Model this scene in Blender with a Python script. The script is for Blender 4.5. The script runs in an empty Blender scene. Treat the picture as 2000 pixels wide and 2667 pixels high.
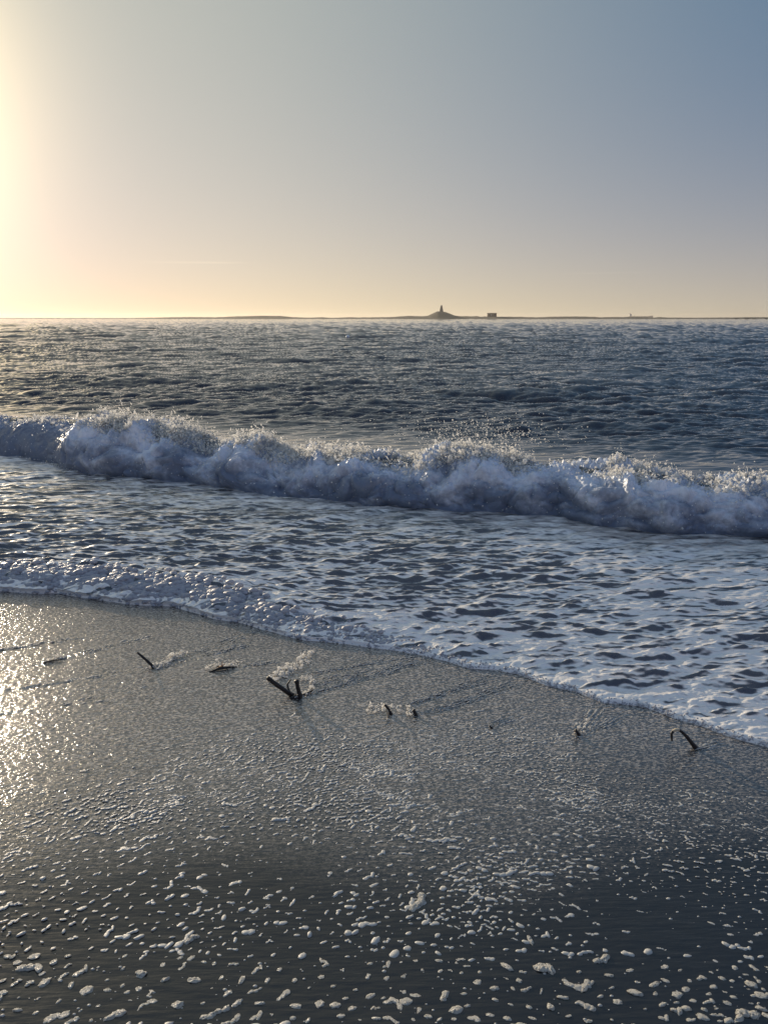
import bpy, math
import numpy as np

# ------------------------------------------------------------------ camera, sky, sun, exposure
SC = bpy.context.scene
CAM_H = 1.70
PITCH = math.radians(14.2)
FPX = 2003.0                       # focal length in pixels of the 2000 x 2667 photograph
cam_d = bpy.data.cameras.new("camera")
cam = bpy.data.objects.new("camera", cam_d)
SC.collection.objects.link(cam)
cam.location = (0, 0, CAM_H)
cam.rotation_euler = (math.pi / 2 - PITCH, 0, 0)
cam_d.sensor_fit = 'VERTICAL'
cam_d.sensor_height = 24.0
cam_d.lens = 24.0 * FPX / 2667.0
cam_d.clip_start = 0.05
cam_d.clip_end = 30000
SC.camera = cam

SUN_EL = math.radians(12.0)
SUN_AZ = math.radians(-36.0)       # measured from +Y towards +X
SDIR = (math.sin(SUN_AZ) * math.cos(SUN_EL), math.cos(SUN_AZ) * math.cos(SUN_EL), math.sin(SUN_EL))
SKY_STRENGTH = 0.10
SUN_STRENGTH = 5.0
SC.view_settings.view_transform = 'Standard'
SC.view_settings.look = 'None'
SC.view_settings.exposure = 0.0
SC.view_settings.gamma = 1.0
SC.view_settings.use_curve_mapping = False

world = bpy.data.worlds.new("World")
SC.world = world
world.use_nodes = True
nt = world.node_tree
nt.nodes.clear()
W = nt.nodes.new
out = W('ShaderNodeOutputWorld')
bg = W('ShaderNodeBackground')
bg.inputs['Strength'].default_value = SKY_STRENGTH
sky = W('ShaderNodeTexSky')
sky.sky_type = 'NISHITA'
sky.sun_disc = False
sky.sun_elevation = SUN_EL
sky.sun_rotation = SUN_AZ
sky.altitude = 0
sky.air_density = 1.0
sky.dust_density = 0.6
sky.ozone_density = 2.0
# hazy evening air: the clear sky dimmed, plus the sun's aureole, the horizon glow and the scattered light of the haze
def WM(op, a, b=None, c=None, vec=False):
    n = W('ShaderNodeVectorMath' if vec else 'ShaderNodeMath'); n.operation = op
    for i, v in enumerate((a, b, c)):
        if v is None: continue
        if isinstance(v, (int, float, tuple)): n.inputs[i].default_value = v
        else: nt.links.new(v, n.inputs[i])
    return n
def WS(fac, col):
    n = W('ShaderNodeVectorMath'); n.operation = 'SCALE'; n.inputs[0].default_value = tuple(c / SKY_STRENGTH for c in col)
    nt.links.new(fac, n.inputs['Scale']); return n.outputs[0]
tc = W('ShaderNodeTexCoord')
nrm = WM('NORMALIZE', tc.outputs['Generated'], vec=True).outputs[0]
dt = WM('DOT_PRODUCT', nrm, SDIR, vec=True).outputs['Value']
dt = WM('MAXIMUM', dt, 0.0).outputs[0]
sepz = W('ShaderNodeSeparateXYZ'); nt.links.new(nrm, sepz.inputs[0])
zc_ = WM('MAXIMUM', sepz.outputs['Z'], 0.0).outputs[0]
hor = WM('EXPONENT', WM('MULTIPLY', zc_, -7.0).outputs[0]).outputs[0]
acc = WM('MULTIPLY', sky.outputs[0], (0.081, 0.035, 0.185), vec=True).outputs[0]
for term in (WS(WM('POWER', dt, 3.0).outputs[0], (0.515, 0.425, 0.150)),
             WS(WM('POWER', dt, 80.0).outputs[0], (2.20, 1.68, 0.70)),
             WS(hor, (0.452, 0.306, 0.100))):
    acc = WM('ADD', acc, term, vec=True).outputs[0]
acc = WM('ADD', acc, tuple(c / SKY_STRENGTH for c in (0.012, 0.122, 0.226)), vec=True).outputs[0]
away = WM('MAXIMUM', WM('SUBTRACT', 0.5, WM('DOT_PRODUCT', nrm, SDIR, vec=True).outputs['Value']).outputs[0], 0.0).outputs[0]
acc = WM('ADD', acc, WS(away, (0.065, 0.035, 0.04)), vec=True).outputs[0]
high = WM('MAXIMUM', WM('SUBTRACT', sepz.outputs['Z'], 0.34).outputs[0], 0.0).outputs[0]      # brighter vault overhead, above the frame
acc = WM('ADD', acc, WS(high, (0.28, 0.27, 0.31)), vec=True).outputs[0]
# one thin streak of cirrus low on the left
def gauss(v, m, w):
    q = WM('DIVIDE', WM('SUBTRACT', v, m).outputs[0], w).outputs[0]
    return WM('EXPONENT', WM('MULTIPLY', WM('MULTIPLY', q, q).outputs[0], -1.0).outputs[0]).outputs[0]
az_ = WM('ARCTAN2', sepz.outputs['X'], sepz.outputs['Y']).outputs[0]
cn = W('ShaderNodeTexNoise'); cn.inputs['Scale'].default_value = 60.0
mp_ = W('ShaderNodeMapping'); mp_.inputs['Scale'].default_value = (0.25, 0.25, 3.0); nt.links.new(nrm, mp_.inputs['Vector']); nt.links.new(mp_.outputs[0], cn.inputs['Vector'])
zz_ = WM('ADD', sepz.outputs['Z'], WM('MULTIPLY', az_, -0.006).outputs[0]).outputs[0]
ci = WM('MULTIPLY', gauss(az_, -0.230, 0.055), gauss(zz_, 0.0655, 0.0011)).outputs[0]
ci2 = WM('MULTIPLY', gauss(az_, 0.27, 0.05), gauss(zz_, 0.0500, 0.0008)).outputs[0]
ci = WM('ADD', ci, WM('MULTIPLY', ci2, 0.35).outputs[0]).outputs[0]
ci = WM('MULTIPLY', ci, WM('MULTIPLY', cn.outputs['Fac'], 1.0).outputs[0]).outputs[0]
acc = WM('ADD', acc, WS(ci, (0.15, 0.13, 0.10)), vec=True).outputs[0]
nt.links.new(acc, bg.inputs['Color'])
nt.links.new(bg.outputs[0], out.inputs['Surface'])

sd = bpy.data.lights.new("sun", 'SUN')
sd.energy = SUN_STRENGTH
sd.angle = math.radians(0.5)
sd.color = (1.0, 0.83, 0.62)
sun = bpy.data.objects.new("sun", sd)
SC.collection.objects.link(sun)
from mathutils import Vector
sun.rotation_euler = Vector(SDIR).to_track_quat('Z', 'Y').to_euler()
sun.location = (-20, 30, 10)

SC.cycles.use_denoising = True
SC.cycles.max_bounces = 6
SC.cycles.diffuse_bounces = 3
SC.cycles.glossy_bounces = 3
SC.cycles.sample_clamp_indirect = 4.0
SC.cycles.caustics_reflective = False
SC.cycles.caustics_refractive = False

# ------------------------------------------------------------------ helpers
rng = np.random.default_rng(7)
NX, NY = 0.40, 0.9165              # seaward direction of the beach; the shore runs along (TX, TY)
TX, TY = 0.9165, -0.40
D0 = 3.33                          # distance of the water's edge along the seaward direction
SLOPE = 0.04

def dcoord(x, y): return x * NX + y * NY
def scoord(x, y): return x * TX + y * TY
def world_xy(s, d): return s * TX + d * NX, s * TY + d * NY
def sand_z(x, y):
    d = dcoord(x, y)
    return np.where(d < D0 + 0.45, -SLOPE * (d - D0), -SLOPE * 0.45 - 0.09 * (d - D0 - 0.45)).clip(-3.0, 1.5)

cp, sp = math.cos(PITCH), math.sin(PITCH)
def ray(px, py):
    u, v = (px - 1000.0) / FPX, -(py - 1333.5) / FPX
    return np.array([u, cp + v * sp, -sp + v * cp])
def at(px, py, z=None):
    """where the sight line of a photograph pixel meets the sand (or a height z)"""
    r = ray(px, py)
    zz = 0.0 if z is None else z
    for _ in range(12):
        k = (zz - CAM_H) / r[2]
        p = r * k
        if z is None: zz = float(sand_z(p[0], p[1]))
    return np.array([p[0], p[1], zz])
def at_y(px, py, Y):
    r = ray(px, py); k = Y / r[1]
    return np.array([r[0] * k, Y, CAM_H + r[2] * k])

_perm = rng.permutation(256).astype(np.int32)
_grad = rng.normal(size=(256, 3)); _grad /= np.linalg.norm(_grad, axis=1)[:, None]
_grad = (_grad * 1.3).astype(np.float32)
def pn(x, y, z=0.0):
    x, y, z = np.broadcast_arrays(np.asarray(x, np.float32), np.asarray(y, np.float32), np.asarray(z, np.float32))
    xi, yi, zi = np.floor(x).astype(np.int32), np.floor(y).astype(np.int32), np.floor(z).astype(np.int32)
    xf, yf, zf = x - xi, y - yi, z - zi
    u, v, w = (t * t * t * (t * (t * 6 - 15) + 10) for t in (xf, yf, zf))
    res = 0
    for a in (0, 1):
        wa = u if a else 1 - u
        ha = _perm[(xi + a) & 255]
        for b in (0, 1):
            wb = v if b else 1 - v
            hb = _perm[(ha + yi + b) & 255]
            for c in (0, 1):
                wc = w if c else 1 - w
                g = _grad[_perm[(hb + zi + c) & 255]]
                res = res + wa * wb * wc * (g[..., 0] * (xf - a) + g[..., 1] * (yf - b) + g[..., 2] * (zf - c))
    return res
def fbm(x, y, z=0.0, o=4):
    r, a = 0, 1.0
    for k in range(o):
        r = r + a * pn(x * 2 ** k + 17.3 * k, y * 2 ** k - 9.1 * k, np.asarray(z) * 2 ** k); a *= 0.5
    return r
def domes(u, v, seed):
    """cauliflower: a dome round every random point, creases between"""
    ui, vi = np.floor(u).astype(np.int32), np.floor(v).astype(np.int32); best = np.full(u.shape, 9.0, np.float32)
    for a in (-1, 0, 1):
        for b in (-1, 0, 1):
            h = _perm[(_perm[(ui + a + seed * 13) & 255] + vi + b) & 255]; h2 = _perm[(h + 57) & 255]
            best = np.minimum(best, (ui + a + h / 256.0 - u) ** 2 + (vi + b + h2 / 256.0 - v) ** 2)
    return np.sqrt(np.clip(1 - best * 0.9, 0, 1))
def sm(a, b, x):
    t = np.clip((x - a) / (b - a), 0, 1); return t * t * (3 - 2 * t)

def link(name, me, mat=None, parent=None):
    o = bpy.data.objects.new(name, me)
    SC.collection.objects.link(o)
    if mat is not None: me.materials.append(mat)
    if parent is not None: o.parent = parent
    return o
def raw_mesh(name, V, F, n, smooth=True, attrs=None):
    """V (k,3), F flat index array of faces with n corners each"""
    me = bpy.data.meshes.new(name)
    V = np.ascontiguousarray(V, np.float32); F = np.ascontiguousarray(F, np.int32).ravel()
    me.vertices.add(len(V)); me.vertices.foreach_set('co', V.ravel())
    m = len(F) // n
    me.loops.add(len(F)); me.loops.foreach_set('vertex_index', F)
    me.polygons.add(m)
    me.polygons.foreach_set('loop_start', np.arange(m, dtype=np.int32) * n)
    me.polygons.foreach_set('use_smooth', np.full(m, smooth))
    for k, a in (attrs or {}).items():
        at_ = me.attributes.new(k, 'FLOAT', 'POINT')
        at_.data.foreach_set('value', np.ascontiguousarray(a, np.float32).ravel())
    me.update(calc_edges=True)
    return me
def grid_faces(nr, nc):
    i = np.arange(nr - 1)[:, None] * nc + np.arange(nc - 1)[None, :]
    return np.stack([i, i + 1, i + nc + 1, i + nc], -1).reshape(-1)
def tag(o, label=None, cat=None, group=None, kind=None):
    if label: o['label'] = label
    if cat: o['category'] = cat
    if group: o['group'] = group
    if kind: o['kind'] = kind
    return o
def empty(name, loc):
    o = bpy.data.objects.new(name, None); SC.collection.objects.link(o)
    o.location = [float(t) for t in loc]; return o

# ------------------------------------------------------------------ materials
class M:
    def __init__(s, name):
        s.m = bpy.data.materials.new(name); s.m.use_nodes = True
        s.t = s.m.node_tree; s.n = s.t.nodes; s.b = s.n['Principled BSDF']; s.o = s.n['Material Output']
    def N(s, typ, **kw):
        n = s.n.new(typ)
        for k, v in kw.items():
            if k in ('operation', 'blend_type', 'data_type', 'noise_dimensions', 'feature', 'attribute_name', 'clamp', 'distance_metric'): setattr(n, k, v)
            else: n.inputs[int(k[1:]) if k[0] == 'i' and k[1:].isdigit() else k].default_value = v
        return n
    def L(s, a, b): s.t.links.new(a, b)
    def math(s, op, a, b=None, clamp=False):
        n = s.n.new('ShaderNodeMath'); n.operation = op; n.use_clamp = clamp
        for i, v in enumerate((a, b)):
            if v is None: continue
            if isinstance(v, (int, float)): n.inputs[i].default_value = v
            else: s.L(v, n.inputs[i])
        return n.outputs[0]
    def noise(s, vec, scale, detail=3, rough=0.5):
        n = s.n.new('ShaderNodeTexNoise'); n.inputs['Scale'].default_value = scale
        n.inputs['Detail'].default_value = detail; n.inputs['Roughness'].default_value = rough
        s.L(vec, n.inputs['Vector']); return n
    def mapping(s, rotz=0, scale=(1, 1, 1)):
        g = s.n.new('ShaderNodeNewGeometry'); mp = s.n.new('ShaderNodeMapping'); mp.vector_type = 'TEXTURE'
        mp.inputs['Rotation'].default_value = (0, 0, rotz)
        mp.inputs['Scale'].default_value = scale
        s.L(g.outputs['Position'], mp.inputs['Vector']); return mp.outputs[0]
    def ramp(s, fac, lo, hi):
        n = s.n.new('ShaderNodeMapRange'); n.inputs['From Min'].default_value = lo; n.inputs['From Max'].default_value = hi
        n.interpolation_type = 'SMOOTHSTEP'
        s.L(fac, n.inputs['Value']); return n.outputs[0]

SHORE_ROT = math.atan2(TY, TX)

def water_material():
    k = M("sea_water"); b = k.b
    wpos = k.mapping()
    att = k.N('ShaderNodeAttribute'); att.attribute_name = 'foam'
    # wind ripples: slopes taken straight from noise so they survive far away
    n1 = k.noise(k.mapping(SHORE_ROT * 0.5, (1.5, 1, 1)), 9.0, 3, 0.6)
    n2 = k.noise(k.mapping(0, (2.2, 1, 1)), 2.0, 3, 0.6)
    n3 = k.noise(k.mapping(0.1, (2.5, 1, 1)), 0.22, 3, 0.6)
    far = k.N('ShaderNodeAttribute'); far.attribute_name = 'far'
    def vec(n, amt):
        s_ = k.N('ShaderNodeVectorMath', operation='SUBTRACT'); s_.inputs[1].default_value = (0.5, 0.5, 0.5)
        k.L(n.outputs['Color'], s_.inputs[0])
        m_ = k.N('ShaderNodeVectorMath', operation='SCALE'); k.L(s_.outputs[0], m_.inputs[0])
        if isinstance(amt, float): m_.inputs['Scale'].default_value = amt
        else: k.L(amt, m_.inputs['Scale'])
        return m_.outputs[0]
    rip = k.N('ShaderNodeAttribute'); rip.attribute_name = 'rip'
    v1 = vec(n1, k.math('MULTIPLY', rip.outputs['Fac'], 0.08))
    v2 = vec(n2, k.math('MULTIPLY', far.outputs['Fac'], 0.40))
    v3 = vec(n3, k.math('MULTIPLY', far.outputs['Fac'], 0.50))
    a = k.N('ShaderNodeVectorMath', operation='ADD'); k.L(v1, a.inputs[0]); k.L(v2, a.inputs[1])
    a2 = k.N('ShaderNodeVectorMath', operation='ADD'); k.L(a.outputs[0], a2.inputs[0]); k.L(v3, a2.inputs[1])
    fl = k.N('ShaderNodeVectorMath', operation='MULTIPLY'); fl.inputs[1].default_value = (1, 1, 0)
    k.L(a2.outputs[0], fl.inputs[0])
    g = k.N('ShaderNodeNewGeometry')
    ad = k.N('ShaderNodeVectorMath', operation='ADD'); k.L(g.outputs['Normal'], ad.inputs[0]); k.L(fl.outputs[0], ad.inputs[1])
    nm = k.N('ShaderNodeVectorMath', operation='NORMALIZE'); k.L(ad.outputs[0], nm.inputs[0])
    k.L(nm.outputs[0], b.inputs['Normal'])
    mcw = k.N('ShaderNodeMix', data_type='RGBA'); mcw.inputs['A'].default_value = (0.028, 0.028, 0.034, 1); mcw.inputs['B'].default_value = (0.008, 0.013, 0.027, 1)
    k.L(rip.outputs['Fac'], mcw.inputs['Factor']); k.L(mcw.outputs['Result'], b.inputs['Base Color'])
    b.inputs['Roughness'].default_value = 0.05
    k.L(k.math('SUBTRACT', 2.05, k.math('MULTIPLY', rip.outputs["Fac"], 0.53)), b.inputs['IOR'])
    # foam skin
    f = M.__new__(M); f = k
    pf = k.N('ShaderNodeBsdfPrincipled')
    bub = k.noise(wpos, 220.0, 3, 0.6)
    lace = k.noise(k.mapping(SHORE_ROT * 0.6, (3.2, 1, 1)), 18.0, 5, 0.62)
    bp = k.N('ShaderNodeBump'); bp.inputs['Strength'].default_value = 0.35; bp.inputs['Distance'].default_value = 0.004
    k.L(bub.outputs['Fac'], bp.inputs['Height']); k.L(bp.outputs[0], pf.inputs['Normal'])
    pf.inputs['Base Color'].default_value = (0.88, 0.82, 0.75, 1); pf.inputs['Coat Weight'].default_value = 1.0; pf.inputs['Coat Roughness'].default_value = 0.12; pf.inputs['Coat IOR'].default_value = 2.1
    pf.inputs['Roughness'].default_value = 0.35
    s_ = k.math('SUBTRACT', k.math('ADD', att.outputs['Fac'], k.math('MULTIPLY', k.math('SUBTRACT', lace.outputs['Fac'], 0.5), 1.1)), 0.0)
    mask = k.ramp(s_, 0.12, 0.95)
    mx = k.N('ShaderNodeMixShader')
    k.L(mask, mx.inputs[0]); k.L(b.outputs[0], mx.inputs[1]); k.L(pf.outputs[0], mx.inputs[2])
    k.L(mx.outputs[0], k.o.inputs['Surface'])
    return k.m

def foam_material(name, col=(0.80, 0.82, 0.86), trans=0.35, bump=0.4, scale=140.0, pits=False, aer=False):
    k = M(name)
    pos = k.mapping()
    n = k.noise(pos, scale, 3, 0.6)
    bp = k.N('ShaderNodeBump'); bp.inputs['Strength'].default_value = bump; bp.inputs['Distance'].default_value = 0.006
    k.L(n.outputs['Fac'], bp.inputs['Height'])
    b = k.b
    b.inputs['Base Color'].default_value = (*col, 1); b.inputs['Roughness'].default_value = 0.4
    if aer:
        at_ = k.N('ShaderNodeAttribute'); at_.attribute_name = 'aer'
        n2 = k.noise(pos, 22.0, 5, 0.7)
        fa = k.math('ADD', at_.outputs['Fac'], k.math('MULTIPLY', k.math('SUBTRACT', n2.outputs['Fac'], 0.5), 1.1))
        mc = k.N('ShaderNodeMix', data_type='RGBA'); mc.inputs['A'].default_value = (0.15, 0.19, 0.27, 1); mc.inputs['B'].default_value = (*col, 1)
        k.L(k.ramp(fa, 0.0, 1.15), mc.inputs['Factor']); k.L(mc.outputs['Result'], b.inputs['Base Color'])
    if pits:
        v = k.N('ShaderNodeTexVoronoi'); v.inputs['Scale'].default_value = 170.0; k.L(pos, v.inputs['Vector'])
        mr = k.ramp(v.outputs['Distance'], 0.12, 0.42)
        mc = k.N('ShaderNodeMix', data_type='RGBA'); mc.inputs['A'].default_value = (0.16, 0.14, 0.11, 1); mc.inputs['B'].default_value = (*col, 1)
        k.L(mr, mc.inputs['Factor']); k.L(mc.outputs['Result'], b.inputs['Base Color'])
        b.inputs['Roughness'].default_value = 0.22
    k.L(bp.outputs[0], b.inputs['Normal'])
    tr = k.N('ShaderNodeBsdfTranslucent'); tr.inputs['Color'].default_value = (*col, 1)
    mx = k.N('ShaderNodeMixShader'); mx.inputs[0].default_value = trans
    k.L(b.outputs[0], mx.inputs[1]); k.L(tr.outputs[0], mx.inputs[2]); k.L(mx.outputs[0], k.o.inputs['Surface'])
    return k.m

def sand_material():
    k = M("wet_sand"); b = k.b
    pos = k.mapping()
    big = k.noise(pos, 1.3, 4, 0.6)
    mc = k.N('ShaderNodeMix', data_type='RGBA'); mc.inputs['A'].default_value = (0.008, 0.008, 0.009, 1); mc.inputs['B'].default_value = (0.020, 0.019, 0.018, 1)
    k.L(big.outputs['Fac'], mc.inputs['Factor'])
    sp1 = k.noise(k.mapping(0.1, (1.8, 1, 1)), 120.0, 3, 0.7)
    ga = k.N('ShaderNodeAttribute'); ga.attribute_name = 'grain'
    sm_ = k.math('MULTIPLY', k.ramp(sp1.outputs['Fac'], 0.44, 0.64), k.math('MULTIPLY', ga.outputs['Fac'], 0.9))
    mc2 = k.N('ShaderNodeMix', data_type='RGBA'); mc2.inputs["B"].default_value = (0.55, 0.48, 0.40, 1)
    k.L(sm_, mc2.inputs['Factor']); k.L(mc.outputs['Result'], mc2.inputs['A']); k.L(mc2.outputs['Result'], b.inputs['Base Color'])
    grain = k.noise(k.mapping(0.1, (1.7, 1, 1)), 62.0, 3, 0.62)
    rip = k.noise(k.mapping(0.06, (7.0, 1, 1)), 75.0, 2, 0.5)
    rip2 = k.noise(k.mapping(-0.10, (4.0, 1, 1)), 28.0, 2, 0.5)
    gr = k.N('ShaderNodeAttribute'); gr.attribute_name = 'grain'
    inv = k.math('SUBTRACT', 1.0, gr.outputs['Fac'])
    h = k.math('MULTIPLY', grain.outputs['Fac'], k.math('ADD', k.math('MULTIPLY', gr.outputs['Fac'], 1.0), 0.12))
    h = k.math('ADD', h, k.math('MULTIPLY', rip.outputs['Fac'], k.math('ADD', k.math('MULTIPLY', inv, 0.24), 0.08)))
    h = k.math('ADD', h, k.math('MULTIPLY', rip2.outputs['Fac'], 0.35))
    bp = k.N('ShaderNodeBump'); bp.inputs['Strength'].default_value = 0.8; bp.inputs['Distance'].default_value = 0.0078
    k.L(h, bp.inputs['Height']); k.L(bp.outputs[0], b.inputs['Normal'])
    k.L(k.math('ADD', k.math('MULTIPLY', gr.outputs['Fac'], -0.03), 0.17), b.inputs['Roughness'])
    k.L(k.math('ADD', k.math('MULTIPLY', gr.outputs['Fac'], 0.95), 1.60), b.inputs['IOR'])
    return k.m

def plain(name, col, rough=0.8, bump=0.0, scale=20.0, var=0.3):
    k = M(name); b = k.b
    n = k.noise(k.mapping(), scale, 4, 0.6)
    mc = k.N('ShaderNodeMix', data_type='RGBA')
    mc.inputs['A'].default_value = (*[c * (1 - var) for c in col], 1); mc.inputs['B'].default_value = (*[min(1, c * (1 + var)) for c in col], 1)
    k.L(n.outputs['Fac'], mc.inputs['Factor']); k.L(mc.outputs['Result'], b.inputs['Base Color'])
    b.inputs['Roughness'].default_value = rough
    if bump:
        bp = k.N('ShaderNodeBump'); bp.inputs['Strength'].default_value = 0.7; bp.inputs['Distance'].default_value = bump
        k.L(n.outputs['Fac'], bp.inputs['Height']); k.L(bp.outputs[0], b.inputs['Normal'])
    return k.m

MAT_WATER = water_material()
MAT_SAND = sand_material()
MAT_ROLLER = foam_material("roller_foam", (0.82, 0.88, 0.98), 0.20, 0.7, 60.0, aer=True)
MAT_SPRAY = foam_material("spray_droplets", (0.97, 0.96, 0.93), 0.80, 0.0, 90.0)
_t = MAT_SPRAY.node_tree; _r = _t.nodes.new('ShaderNodeBsdfRefraction'); _r.inputs['IOR'].default_value = 1.15; _r.inputs['Roughness'].default_value = 0.45
_m = _t.nodes.new('ShaderNodeMixShader'); _m.inputs[0].default_value = 0.12
_o = _t.nodes['Material Output']; _l = _o.inputs['Surface'].links[0].from_socket
_t.links.new(_l, _m.inputs[1]); _t.links.new(_r.outputs[0], _m.inputs[2]); _t.links.new(_m.outputs[0], _o.inputs['Surface'])
MAT_CLUMP = foam_material("foam_clump", (0.66, 0.63, 0.55), 0.18, 0.9, 420.0, pits=True)
MAT_FLECK = foam_material("foam_fleck", (0.55, 0.54, 0.50), 0.15, 0.4, 300.0)
MAT_LAND = plain("island_turf", (0.10, 0.085, 0.055), 0.9, 0, 0.05)
MAT_STONE = plain("island_stone", (0.16, 0.14, 0.11), 0.9, 0.05, 1.0)
MAT_WOOD = plain("wet_driftwood", (0.012, 0.009, 0.008), 0.5, 0.003, 90.0)
MAT_PALEWOOD = plain("bare_wood", (0.50, 0.42, 0.30), 0.5, 0.001, 90.0)
MAT_ORANGE = plain("orange_stalk", (0.42, 0.19, 0.06), 0.6, 0.001, 80.0)
MAT_SHIP = plain("ship_paint", (0.20, 0.19, 0.18), 0.7, 0, 0.2)
MAT_SHIPW = plain("ship_white", (0.6, 0.58, 0.55), 0.7, 0, 0.2)
MAT_DARK = plain("dark_opening", (0.02, 0.02, 0.02), 0.9, 0, 1)
MAT_FLOAT = plain("white_float", (0.85, 0.85, 0.83), 0.4, 0, 3, 0.05)

# ------------------------------------------------------------------ wave tiles (sums of wind waves, made with an FFT)
def ocean(N, L, lpeak, lmin, wdir, spread, seed, aniso=1.0, filt=0.0, slope_pow=3.6):
    r = np.random.default_rng(seed)
    k1 = 2 * np.pi * np.fft.fftfreq(N, L / N)
    kx, ky = np.meshgrid(k1, k1)                     # columns x, rows y
    k = np.hypot(kx, ky); k[0, 0] = 1e-6
    kp = 2 * np.pi / lpeak
    cosd = (kx * math.cos(wdir) + ky * math.sin(wdir)) / k
    S = k ** (-slope_pow) * np.exp(-1.25 * (kp / k) ** 2) * np.abs(cosd) ** spread * np.exp(-(k * lmin / 2 / np.pi) ** 2)
    S[0, 0] = 0
    h = (r.normal(size=(N, N)) + 1j * r.normal(size=(N, N))) * np.sqrt(S)
    z = np.fft.ifft2(h).real
    sc = 1 / z.std()
    if filt: h = h * np.exp(-0.5 * (k * filt) ** 2)
    H = np.fft.fft2(np.fft.ifft2(h).real)
    z = np.fft.ifft2(H).real * sc
    dx = np.fft.ifft2(-1j * kx / k * H).real * sc
    dy = np.fft.ifft2(-1j * ky / k * H).real * sc
    return (np.stack([z, dx, dy], -1).astype(np.float32), L)
def tile(T, x, y):
    a, L = T; N = a.shape[0]
    u = np.mod(x / L, 1.0) * N; v = np.mod(y / L, 1.0) * N
    i, j = np.floor(u).astype(np.int32), np.floor(v).astype(np.int32)
    fu, fv = (u - i)[..., None].astype(np.float32), (v - j)[..., None].astype(np.float32)
    i0, j0, i1, j1 = i % N, j % N, (i + 1) % N, (j + 1) % N
    return (a[j0, i0] * (1 - fu) + a[j0, i1] * fu) * (1 - fv) + (a[j1, i0] * (1 - fu) + a[j1, i1] * fu) * fv

WD = math.radians(-75)             # wind sea runs on to the beach
CH = [ocean(1024, 17.3, 1.0, 0.05, WD, 6.0, 3, filt=f, slope_pow=3.6) for f in (0.0, 0.08, 0.25)]
SW = ocean(512, 97.0, 6.0, 1.0, math.radians(-80), 6.0, 5)
RP = ocean(1024, 4.7, 0.19, 0.016, math.radians(-82), 7, 9, slope_pow=4.0)
RP2 = ocean(512, 6.1, 0.55, 0.05, math.radians(-80), 7.0, 11)

# ------------------------------------------------------------------ traced shore lines
EDGE_PX = [(-900, 1500), (-500, 1525), (-200, 1538), (0, 1540), (90, 1546), (150, 1545), (240, 1560), (330, 1572), (450, 1580), (520, 1600),
           (560, 1612), (620, 1622), (680, 1642), (800, 1668), (900, 1680), (1000, 1692), (1100, 1708), (1160, 1722), (1222, 1740), (1290, 1746),
           (1342, 1755), (1395, 1775), (1420, 1786), (1490, 1799), (1530, 1813), (1570, 1828), (1660, 1838), (1692, 1846), (1760, 1872),
           (1830, 1892), (1870, 1908), (1930, 1928), (2000, 1946), (2150, 1985), (2400, 2060), (2900, 2200)]
BASE_PX = [(-900, 1120), (-400, 1160), (-150, 1175), (0, 1186), (100, 1200), (170, 1222), (250, 1235), (400, 1250), (560, 1265), (700, 1288), (900, 1308),
           (1100, 1325), (1300, 1335), (1450, 1343), (1550, 1368), (1700, 1383), (1850, 1390), (2000, 1397), (2200, 1415), (2700, 1470)]
CREST_PX = [(-900, 1020), (-400, 1050), (-150, 1062), (0, 1068), (110, 1072), (200, 1078), (235, 1100), (290, 1084), (350, 1092), (430, 1112),
            (520, 1122), (600, 1134), (680, 1142), (740, 1168), (820, 1160), (900, 1176), (1000, 1180), (1100, 1172), (1230, 1174), (1350, 1184), (1500, 1194),
            (1600, 1204), (1700, 1212), (1760, 1222), (1850, 1242), (1950, 1246), (2100, 1262), (2500, 1310), (2900, 1370)]
def sd_table(pts, z):
    P = np.array([at(a, b, z) for a, b in pts])
    s, d = scoord(P[:, 0], P[:, 1]), dcoord(P[:, 0], P[:, 1])
    o = np.argsort(s); return s[o], d[o]
eS, eD = sd_table(EDGE_PX, None)
bS, bD = sd_table(BASE_PX, 0.015)
def d_edge(s):
    return np.interp(s, eS, eD) + 0.018 * pn(s * 3.1, 0.5) + 0.008 * pn(s * 9.0, 3.5) - 0.012 * np.abs(pn(s * 5.0, 8.5))
def d_base(s): return np.interp(s, bS, bD) + 0.03 * pn(s * 4.0, 5.5)
cS, cZ = [], []
for (px, py) in CREST_PX:
    r = ray(px, py); t = np.linspace(3, 25, 3000)
    x, y = r[0] * t, r[1] * t
    f = dcoord(x, y) - (np.interp(scoord(x, y), bS, bD) + 0.50)
    i = np.argmax(f > 0)
    cS.append(scoord(x[i], y[i])); cZ.append(CAM_H + r[2] * t[i])
o_ = np.argsort(cS); cS = np.array(cS)[o_]; cZ = np.array(cZ)[o_]
print("crest s,z", list(zip(cS.round(2), cZ.round(2))))
print("edge s,d", list(zip(eS.round(2), eD.round(2))))
print("base s,d", list(zip(bS.round(2), bD.round(2))))
def crest_h(s): return np.interp(s, cS, cZ)

def wave_body(s, d):
    """height of the smooth water hump under and behind the foam"""
    h = crest_h(s) * 0.80
    q = d - (d_base(s) + 0.52)
    back = np.exp(-np.abs(q / 0.85) ** 1.4)
    front = np.exp(-(q / 0.20) ** 2)
    return h * np.where(q > 0, back, front)

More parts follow.
